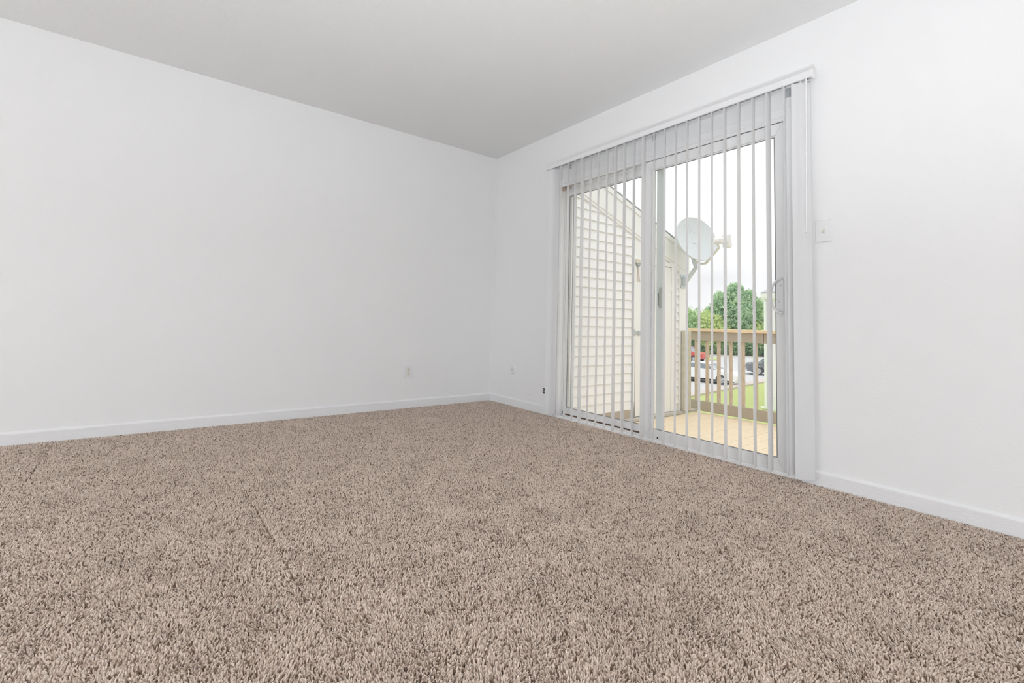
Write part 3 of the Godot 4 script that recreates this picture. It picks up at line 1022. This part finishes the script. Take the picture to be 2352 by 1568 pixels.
func dish() -> void:
	var c := Vector3(2.545, 1.853, 0.70)
	var right := Vector3(0.80941, 0.02862, 0.58654)
	var up := Vector3(-0.0589, 0.99773, 0.0326)
	var back := Vector3(-0.58428, -0.06093, 0.80926)
	var n := (back * 0.92 + right * 0.27 + up * 0.27).normalized()
	# long axis of the bowl, across the slope of its tilt
	var ax := (right * 0.78 - up * 0.62)
	ax = (ax - n * ax.dot(n)).normalized()
	var ay := n.cross(ax).normalized()
	var o := thing("satellite_dish", "pale grey satellite dish on an arm fixed to the closet corner", "satellite dish", Vector3(2.63, 1.35, 0.47))
	var off := -o.position
	var st := mb()
	var ra := 0.282
	var rb := 0.27
	var rings := 9
	var sides := 48
	var at := func(r: float, a: float, d: float) -> Vector3:
		return c + ax * ra * r * cos(a) + ay * rb * r * sin(a) + n * (0.055 * (r * r - 1.0) + d)
	for i in rings:
		var r0 := float(i) / rings
		var r1 := float(i + 1) / rings
		for k in sides:
			var a0 := TAU * k / sides
			var a1 := TAU * (k + 1) / sides
			quad(st, at.call(r0, a0, 0.0), at.call(r1, a0, 0.0), at.call(r1, a1, 0.0), at.call(r0, a1, 0.0), n)
			quad(st, at.call(r0, a0, -0.006), at.call(r1, a0, -0.006), at.call(r1, a1, -0.006), at.call(r0, a1, -0.006), -n)
	for k in sides:
		var a0 := TAU * k / sides
		var a1 := TAU * (k + 1) / sides
		var e := func(r: float, a: float, d: float) -> Vector3: return c + (ax * ra * cos(a) + ay * rb * sin(a)) * r + n * d
		quad(st, e.call(1.0, a0, 0.0), e.call(1.0, a1, 0.0), e.call(1.02, a1, 0.003), e.call(1.02, a0, 0.003), n)
		quad(st, e.call(1.02, a0, 0.003), e.call(1.02, a1, 0.003), e.call(1.02, a1, -0.018), e.call(1.02, a0, -0.018), e.call(1.0, a0, 0.0) - c)
		quad(st, e.call(1.0, a0, -0.006), e.call(1.0, a1, -0.006), e.call(1.02, a1, -0.018), e.call(1.02, a0, -0.018), c - e.call(1.0, a0, 0.0))
	var bowl := obj("reflector", st, M.dish, o)
	bowl.position = off
	# faint swirl emblem printed on the bowl
	for s in [[-0.12, 0.13, 0.06, 0.6, 3.4], [-0.10, 0.11, 0.035, -0.6, 1.9], [-0.05, 0.08, 0.05, 1.2, 3.0], [-0.1, 0.14, 0.03, 3.6, 6.2], [-0.07, 0.1, 0.055, -0.9, 0.6]]:
		var path := []
		for k in 9:
			var a: float = lerpf(s[3], s[4], k / 8.0)
			var p: Vector3 = right * (s[0] + 0.045 + s[2] * cos(a)) + up * (s[1] + s[2] * sin(a))
			p = p - n * p.dot(n)
			var rr := Vector2(p.dot(ax) / ra, p.dot(ay) / rb).length()
			path.append(c + p + n * (0.055 * (rr * rr - 1.0) + 0.0005))
		st = mb()
		tube(st, path, 0.0016, 4)
		obj("emblem_stroke", st, M.dish_mark, bowl)
	# wall bracket, mast, clamp behind the bowl
	st = mb()
	bx(st, Vector3(2.585, 1.385, 0.464), Vector3(2.69, 1.435, 0.472), 0.002)
	bx(st, Vector3(2.61, 1.3, 0.464), Vector3(2.675, 1.4, 0.472), 0.002)
	bx(st, Vector3(2.59, 1.265, 0.464), Vector3(2.685, 1.305, 0.472), 0.002)
	bx(st, Vector3(2.622, 1.3, 0.472), Vector3(2.628, 1.4, 0.52), 0.001)
	bx(st, Vector3(2.655, 1.3, 0.472), Vector3(2.661, 1.4, 0.52), 0.001)
	obj("wall_bracket", st, M.galv, o).position = off
	var m0 := Vector3(2.642, 1.325, 0.49)
	var m1 := Vector3(2.665, 1.52, 0.62)
	var m2 := c - n * 0.13 - up * 0.05
	st = mb()
	tube(st, [m0, m0.lerp(m1, 0.85), m1, m1.lerp(m2, 0.25), m2], 0.025, 14)
	obj("mast", st, M.galv, o).position = off
	st = mb()
	tube(st, [m2 - up * 0.06, m2 + up * 0.06], 0.03, 12)
	tube(st, [m2, c - n * 0.075], 0.05, 12)
	obj("clamp", st, M.galv, o).position = off
	# feed arm and receiver heads
	var low := c - up * 0.3 + right * 0.11
	var head := c + n * 0.26 + right * 0.075 - up * 0.205
	st = mb()
	tube(st, [m1.lerp(m2, 0.3), low - right * 0.04 - n * 0.02, low, low.lerp(head, 0.5), head], 0.015, 10)
	tube(st, [head, head + up * 0.07 - right * 0.02], 0.014, 10)
	obj("feed_arm", st, M.arm, o).position = off
	var hb := Basis(right, up, back).orthonormalized() * Basis(Vector3.UP, 0.5)
	st = mb()
	var hc := head + up * 0.085 + right * 0.05
	bx(st, Vector3(-0.075, -0.036, -0.036), Vector3(0.05, 0.036, 0.036), 0.014, Transform3D(hb * Basis(Vector3.BACK, 0.12), hc))
	bx(st, Vector3(0.03, -0.1, -0.045), Vector3(0.12, 0.07, 0.035), 0.016, Transform3D(hb * Basis(Vector3.BACK, 0.2), hc))
	var feed := obj("receiver_head", st, M.lnb, o)
	feed.position = off
	st = mb()
	tube(st, [hc - right * 0.06 - up * 0.012, hc - right * 0.12 - up * 0.004], 0.03, 14, 0.042)
	obj("feed_horn", st, M.lnb, feed)
	st = mb()
	for s in [[0.055, 0.02], [0.06, -0.005]]:
		bx(st, Vector3(s[0] - 0.007, s[1] - 0.007, 0.03), Vector3(s[0] + 0.007, s[1] + 0.007, 0.034), 0.002, Transform3D(hb * Basis(Vector3.BACK, 0.2), hc))
	obj("socket", st, M.gasket, feed)


# neighbouring house beyond the lawn
func house() -> void:
	var x := 23.6
	var z := -7.55
	var o := thing("neighbour_house", "white sided two storey house beyond the lawn at the right", "house", Vector3(x, GY, z))
	var off := -o.position
	var st := mb()
	bx(st, Vector3(x + 0.03, GY, z + 0.05), Vector3(x + 9, 2.5, z + 14))
	obj("wall", st, M.siding_far, o).position = off
	st = mb()
	bx(st, Vector3(x + 0.005, GY, z + 0.2), Vector3(x + 0.05, -2.7, z + 14))
	obj("foundation", st, mat(Color(0.82, 0.82, 0.8), 0.8), o).position = off
	var lap := PackedVector2Array([Vector2(0, 0), Vector2(0.02, 0.0), Vector2(0.02, 0.006), Vector2(0.002, 0.105), Vector2(0, 0.105)])
	for k in 50:
		st = mb()
		prism(st, lap, Vector3(x + 0.03, -2.68 + 0.102 * k, z + 0.14), Vector3(-1, 0, 0), Vector3.UP, -8.0)
		obj("siding_board", st, M.siding_far, o).position = off
	st = mb()
	bx(st, Vector3(x, GY + 0.05, z), Vector3(x + 0.14, 2.3, z + 0.16), 0.01)
	obj("corner_board", st, M.siding_trim, o).position = off
	st = mb()
	bx(st, Vector3(x - 0.09, GY + 0.12, z - 0.02), Vector3(x - 0.005, 2.3, z + 0.09), 0.015)
	bx(st, Vector3(x - 0.09, GY + 0.04, z - 0.2), Vector3(x - 0.005, GY + 0.16, z + 0.09), 0.015)
	obj("downspout", st, mat(Color(0.88, 0.9, 0.9), 0.35), o).position = off
	st = mb()
	prism(st, PackedVector2Array([Vector2(x - 0.18, 2.48), Vector2(x - 0.14, 2.36), Vector2(x, 2.34), Vector2(x, 2.7), Vector2(x - 0.18, 2.68)]), Vector3(0, 0, z - 0.14), Vector3.RIGHT, Vector3.UP, 14.0)
	obj("gutter", st, M.siding_trim, o).position = off
	st = mb()
	bx(st, Vector3(x - 0.02, 2.24, z - 0.02), Vector3(x + 0.05, 2.36, z + 14))
	obj("frieze_board", st, M.siding_trim, o).position = off
	st = mb()
	prism(st, PackedVector2Array([Vector2(x - 0.2, 2.68), Vector2(x + 5, 4.0), Vector2(x + 10, 2.68), Vector2(x + 10, 2.76), Vector2(x + 5, 4.1), Vector2(x - 0.2, 2.76)]), Vector3(0, 0, z - 0.1), Vector3.RIGHT, Vector3.UP, 14.0)
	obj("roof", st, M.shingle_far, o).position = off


# ============================================================ cars

# side outline pushed out to width w with its edges rolled in
func loft(st: SurfaceTool, pts: PackedVector2Array, layers: Array) -> void:
	var idx := Geometry2D.triangulate_polygon(pts)
	var mid := Vector2.ZERO
	for p in pts:
		mid += p / pts.size()
	var to := func(p: Vector2, l: Array) -> Vector3: return Vector3(mid.x + (p.x - mid.x) * l[1], mid.y + (p.y - mid.y) * l[2], l[0])
	for e in [[0, -1.0], [layers.size() - 1, 1.0]]:
		var l: Array = layers[e[0]]
		for i in range(0, idx.size(), 3):
			tri(st, to.call(pts[idx[i]], l), to.call(pts[idx[i + 1]], l), to.call(pts[idx[i + 2]], l), Vector3(0, 0, e[1]))
	var area := 0.0
	for i in pts.size():
		area += pts[i].cross(pts[(i + 1) % pts.size()])
	for j in layers.size() - 1:
		for i in pts.size():
			var a := pts[i]
			var b := pts[(i + 1) % pts.size()]
			var d := Vector2((b - a).y, -(b - a).x) * signf(area)
			quad(st, to.call(a, layers[j]), to.call(b, layers[j]), to.call(b, layers[j + 1]), to.call(a, layers[j + 1]), Vector3(d.x, d.y, (1.0 if j >= layers.size() / 2 else -1.0) * 0.2 * d.length()))


func arch(pts: Array, cx: float, r: float, y: float) -> void:
	for k in 9:
		var a := PI * (1.0 - k / 8.0)
		pts.append(Vector2(cx - r * cos(PI - a) * -1.0, maxf(y, y + r * sin(a))))


# side outlines run from the tail (x = 0) to the nose; front = direction of travel
func make_car(o: Node3D, lower: Array, cabin: Array, roof: Array, axles: Array, wheel_r: float, w: float, paint: Material, trim_c: Color) -> void:
	var pts := []
	var base: float = lower[0].y
	for a in axles:
		var r := wheel_r * 1.18
		for k in 9:
			var t := PI - PI * k / 8.0
			pts.append(Vector2(a + r * cos(t), wheel_r + r * sin(t) if wheel_r + r * sin(t) > base else base))
	var outline := PackedVector2Array([lower[0]] + pts + lower.slice(1))
	var st := mb()
	loft(st, outline, [[-w / 2, 0.985, 0.94], [-w / 2 + 0.07, 1, 1], [w / 2 - 0.07, 1, 1], [w / 2, 0.985, 0.94]])
	obj("body", st, paint, o)
	st = mb()
	loft(st, PackedVector2Array(cabin), [[-w / 2 + 0.1, 0.94, 0.9], [-w / 2 + 0.14, 0.97, 1], [w / 2 - 0.14, 0.97, 1], [w / 2 - 0.1, 0.94, 0.9]])
	obj("windows", st, mat(Color(0.26, 0.3, 0.34), 0.1), o)
	st = mb()
	loft(st, PackedVector2Array(roof), [[-w / 2 + 0.16, 0.97, 1], [-w / 2 + 0.22, 1, 1], [w / 2 - 0.22, 1, 1], [w / 2 - 0.16, 0.97, 1]])
	# pillars
	for s in [-1.0, 1.0]:
		for p in [[cabin[0], roof[0]], [cabin[cabin.size() - 1], roof[roof.size() - 1]], [cabin[0].lerp(cabin[cabin.size() - 1], 0.5), roof[0].lerp(roof[roof.size() - 1], 0.45)]]:
			tube(st, [Vector3(p[0].x, p[0].y - 0.02, s * (w / 2 - 0.09)), Vector3(p[1].x, p[1].y, s * (w / 2 - 0.17))], 0.035, 6)
	obj("roof", st, paint, o)
	var black := mat(Color(0.09, 0.09, 0.1), 0.8)
	for a in axles:
		for s in [-1.0, 1.0]:
			st = mb()
			var tt := Transform3D(Basis(Vector3.RIGHT, PI / 2 * s), Vector3(a, wheel_r, s * (w / 2 - 0.2)))
			lathe(st, [Vector2(0.0, 0.0), Vector2(wheel_r * 0.95, 0.0), Vector2(wheel_r, 0.03), Vector2(wheel_r, 0.17), Vector2(wheel_r * 0.93, 0.2), Vector2(wheel_r * 0.66, 0.2)], tt, 22)
			var tyre := obj("tyre", st, black, o)
			st = mb()
			lathe(st, [Vector2(wheel_r * 0.66, 0.198), Vector2(wheel_r * 0.6, 0.17), Vector2(wheel_r * 0.2, 0.18), Vector2(0.0, 0.195)], tt, 22)
			obj("rim", st, mat(Color(0.62, 0.63, 0.64), 0.35, 0.5), tyre)
			st = mb()
			for k in 5:
				var b := TAU * k / 5
				bx(st, Vector3(-0.05, 0.17, -0.035), Vector3(0.05, 0.19, 0.035), 0.005, tt * Transform3D(Basis(Vector3.UP, b), Vector3(cos(b), 0, -sin(b)) * wheel_r * 0.42))
			obj("spokes_gap", st, mat(Color(0.16, 0.16, 0.17), 0.6), tyre)
	st = mb()
	bx(st, Vector3(0.25, base - 0.04, -w / 2 + 0.08), Vector3(lower[1].x - 0.25, base + 0.05, w / 2 - 0.08), 0.02)
	obj("underbody", st, mat(trim_c, 0.8), o)
	# mirrors, lamps, plate and grille
	var nose: Vector2 = lower[1]
	for s in [-1.0, 1.0]:
		var mp: Vector2 = cabin[cabin.size() - 1]
		st = mb()
		bx(st, Vector3(mp.x - 0.42, mp.y - 0.04, s * (w / 2 + 0.08) - 0.07), Vector3(mp.x - 0.3, mp.y + 0.08, s * (w / 2 + 0.08) + 0.07), 0.03)
		obj("mirror", st, paint, o)
		st = mb()
		bx(st, Vector3(nose.x - 0.24, nose.y + 0.3, s * (w / 2 - 0.22) - 0.2), Vector3(nose.x + 0.015, nose.y + 0.42, s * (w / 2 - 0.22) + 0.17), 0.03)
		obj("headlamp", st, mat(Color(0.75, 0.77, 0.8), 0.15), o)
		st = mb()
		bx(st, Vector3(-0.02, base + 0.42, s * (w / 2 - 0.2) - 0.16), Vector3(0.12, base + 0.58, s * (w / 2 - 0.2) + 0.16), 0.03)
		obj("tail_lamp", st, mat(Color(0.45, 0.05, 0.05), 0.2), o)
	st = mb()
	for k in 3:
		bx(st, Vector3(nose.x - 0.06, nose.y + 0.06 + 0.09 * k, -w * 0.3), Vector3(nose.x + 0.02, nose.y + 0.11 + 0.09 * k, w * 0.3), 0.01)
	obj("grille", st, mat(Color(0.12, 0.13, 0.16), 0.4), o)


func cars() -> void:
	# white saloon by the kerb, nose to the right
	var o := thing("car", "white saloon car parked at the kerb beyond the balcony railing", "car", Vector3(32.04, GY + 0.02, -17.92))
	o.rotation.y = atan2(-0.99, 0.139)
	make_car(o, [Vector2(0.1, 0.22), Vector2(4.76, 0.24), Vector2(4.86, 0.48), Vector2(4.84, 0.7), Vector2(4.72, 0.84), Vector2(4.3, 0.94), Vector2(3.45, 1.04), Vector2(2.2, 1.08), Vector2(0.9, 1.1), Vector2(0.12, 1.06), Vector2(0.0, 0.6)],
		[Vector2(0.55, 1.05), Vector2(1.25, 1.42), Vector2(2.3, 1.46), Vector2(2.75, 1.4), Vector2(3.55, 1.02)],
		[Vector2(1.1, 1.4), Vector2(1.35, 1.47), Vector2(2.2, 1.515), Vector2(2.6, 1.48), Vector2(2.8, 1.4)], [0.95, 3.78], 0.335, 1.84, mat(Color(0.9, 0.9, 0.91), 0.25), Color(0.14, 0.14, 0.14))
	# red pickup farther off
	o = thing("car", "red pickup truck parked in the far row behind the white saloon", "car", Vector3(50.24, GY + 0.02, -31.28))
	o.rotation.y = atan2(-0.996, 0.087)
	make_car(o, [Vector2(0.1, 0.45), Vector2(5.6, 0.45), Vector2(5.68, 0.8), Vector2(5.6, 1.12), Vector2(5.0, 1.22), Vector2(4.25, 1.28), Vector2(2.0, 1.28), Vector2(0.1, 1.28), Vector2(0.0, 0.9)],
		[Vector2(1.95, 1.25), Vector2(2.1, 1.84), Vector2(3.4, 1.88), Vector2(3.7, 1.82), Vector2(4.35, 1.25)],
		[Vector2(2.05, 1.82), Vector2(2.2, 1.92), Vector2(3.3, 1.95), Vector2(3.75, 1.82)], [1.2, 4.62], 0.4, 1.95, mat(Color(0.62, 0.1, 0.09), 0.25), Color(0.12, 0.16, 0.24))
	# dark off-roader at the right, nose to the left
	o = thing("car", "dark grey off-road car partly hidden by the neighbour house corner", "car", Vector3(44.94, GY + 0.02, -13.35))
	o.rotation.y = atan2(0.866, -0.5)
	make_car(o, [Vector2(0.1, 0.32), Vector2(4.6, 0.32), Vector2(4.68, 0.62), Vector2(4.55, 0.98), Vector2(4.0, 1.08), Vector2(3.4, 1.14), Vector2(2.0, 1.16), Vector2(0.1, 1.18), Vector2(0.0, 0.8)],
		[Vector2(0.15, 1.14), Vector2(0.4, 1.66), Vector2(2.2, 1.72), Vector2(2.75, 1.66), Vector2(3.5, 1.12)],
		[Vector2(0.35, 1.64), Vector2(0.55, 1.74), Vector2(2.2, 1.79), Vector2(2.75, 1.66)], [0.9, 3.75], 0.38, 1.86, mat(Color(0.2, 0.21, 0.23), 0.3), Color(0.1, 0.1, 0.1))


# ============================================================ trees

# blobs: [offset from the foot, radii]; leaves are clusters spread through the outer part of each blob
func tree(called: String, label: String, category: String, foot: Vector3, blobs: Array, count: int, tones: Array, size: float, trunk := 0.0, group := "") -> void:
	var o := thing(called, label, category, foot, group)
	var st := mb()
	for k in 7:
		var a := k * 2.4
		var c := Vector3(cos(a) * 0.5, rng.randf_range(-0.4, 0.4), sin(a) * 0.5)
		var u := Vector3(rng.randf_range(-1, 1), rng.randf_range(-0.6, 0.6), rng.randf_range(-1, 1)).normalized()
		var v := u.cross(Vector3(rng.randf_range(-1, 1), 1, rng.randf_range(-1, 1))).normalized()
		quad(st, c - u * 0.55, c - v * 0.28, c + u * 0.55, c + v * 0.28, u.cross(v))
	var leaf := st.commit()
	var m := mat(Color(1, 1, 1), 0.8)
	m.vertex_color_use_as_albedo = true
	m.backlight_enabled = true
	m.backlight = Color(0.9, 0.9, 0.8)
	leaf.surface_set_material(0, m)
	var mm := MultiMesh.new()
	mm.transform_format = MultiMesh.TRANSFORM_3D
	mm.use_colors = true
	mm.mesh = leaf
	mm.instance_count = count
	var total := 0.0
	for b in blobs:
		total += b[1].x * b[1].y
	var i := 0
	for bi in blobs.size():
		var b = blobs[bi]
		var share := int(count * b[1].x * b[1].y / total) if bi < blobs.size() - 1 else count - i
		for k in share:
			var d := Vector3(rng.randfn(), rng.randfn(), rng.randfn()).normalized()
			var r := pow(rng.randf_range(0.25, 1.0), 0.5) * rng.randf_range(0.85, 1.06)
			var p: Vector3 = b[0] + d * r * b[1]
			p.y = maxf(p.y, 0.1)
			var s := size * rng.randf_range(0.6, 1.3)
			mm.set_instance_transform(i, Transform3D(Basis.from_euler(Vector3(rng.randf() * TAU, rng.randf() * TAU, rng.randf() * TAU)).scaled(Vector3(s, s, s)), p))
			var c: Color = tones[rng.randi() % tones.size()]
			c = c * rng.randf_range(0.85, 1.15)
			c.a = 1.0
			mm.set_instance_color(i, c)
			i += 1
	var f := MultiMeshInstance3D.new()
	f.name = "foliage"
	f.multimesh = mm
	f.set_meta("kind", "stuff")
	o.add_child(f, true)
	if trunk > 0.0:
		st = mb()
		tube(st, [Vector3.ZERO, Vector3(0.1, 1.5, 0), Vector3(0, 3.5, 0.1), blobs[0][0] + Vector3(0, blobs[0][1].y * 0.5, 0)], trunk, 8, trunk * 0.3)
		for k in 5:
			var a := k * 1.9
			tube(st, [Vector3(0, 2.0 + k * 0.7, 0), Vector3(cos(a) * 1.6, 3.4 + k * 0.8, sin(a) * 1.6)], trunk * 0.4, 6, trunk * 0.12)
		obj("trunk", st, mat(Color(0.3, 0.25, 0.2), 0.9), o)


func greenery() -> void:
	var cool := [Color(0.56, 0.74, 0.56), Color(0.64, 0.8, 0.6), Color(0.46, 0.64, 0.5), Color(0.7, 0.84, 0.63)]
	var mid := [Color(0.6, 0.78, 0.5), Color(0.68, 0.82, 0.52), Color(0.52, 0.7, 0.48)]
	var lime := [Color(0.74, 0.84, 0.46), Color(0.8, 0.86, 0.52), Color(0.66, 0.78, 0.44)]
	tree("tree", "tall round crowned green tree at the centre beyond the parking lot", "tree", Vector3(73.3, GY, -33.7), [[Vector3(0, 6.2, 0), Vector3(3.4, 4.2, 3.4)], [Vector3(0.3, 9.4, 0.2), Vector3(1.6, 2.3, 1.6)], [Vector3(1.6, 7.6, 1.5), Vector3(1.7, 2.8, 1.7)]], 7000, cool, 0.25, 0.28, "")
	tree("tree", "loose green tree with a ragged top left of the tallest tree", "tree", Vector3(71.2, GY, -35.0), [[Vector3(0.2, 6.6, 0.2), Vector3(1.6, 3.6, 1.6)], [Vector3(-0.7, 5.2, -0.8), Vector3(1.4, 2.4, 1.4)], [Vector3(-0.9, 4.6, -1.9), Vector3(0.7, 1.6, 0.7)]], 3200, cool, 0.23, 0.2)
	tree("tree", "green tree between the tallest tree and the neighbour house", "tree", Vector3(76.4, GY, -31.2), [[Vector3(0, 5.6, 0), Vector3(2.3, 3.6, 2.3)], [Vector3(-0.9, 8.6, -0.9), Vector3(1.2, 2.0, 1.2)]], 3400, mid, 0.24, 0.22)
	tree("bush", "yellow green bush in front of the trees beside the neighbour house", "bush", Vector3(74.6, GY, -30.7), [[Vector3(0, 2.8, 0), Vector3(2.3, 2.8, 2.3)]], 2200, lime, 0.22)
	tree("bush", "bright yellow green bush between the left hand hedge and the trees", "bush", Vector3(68.9, GY, -35.4), [[Vector3(0, 3.5, 0), Vector3(2.5, 3.7, 2.5)], [Vector3(1.2, 2.8, 1.2), Vector3(1.9, 3.2, 1.9)]], 3400, lime, 0.23)
	tree("bush", "green bush at the far left below the satellite dish", "bush", Vector3(67.4, GY, -37.4), [[Vector3(0, 3.9, 0), Vector3(2.2, 3.6, 2.2)], [Vector3(-2.6, 3.6, -3.2), Vector3(3.0, 3.4, 3.0)]], 3600, mid, 0.24)
	# clipped dark hedge along the far kerb, five bushes grown together
	var h := 0
	for p in [Vector3(67.6, GY, -36.6), Vector3(69.4, GY, -34.6), Vector3(71.1, GY, -32.6), Vector3(72.9, GY, -30.6), Vector3(74.6, GY, -28.4)]:
		tree("hedge_bush", ["dark green hedge bush behind the red pickup truck", "dark green hedge bush second from the red pickup truck", "dark green hedge bush below the tallest tree", "dark green hedge bush second from the neighbour house", "dark green hedge bush next to the neighbour house"][h], "bush", p, [[Vector3(0, 1.0, 0), Vector3(1.6, 1.5, 1.6)]], 1700, [Color(0.34, 0.5, 0.32), Color(0.42, 0.58, 0.38), Color(0.28, 0.42, 0.3), Color(0.52, 0.66, 0.38)], 0.17, 0.0, "hedge along the far side of the parking lot")
		h += 1
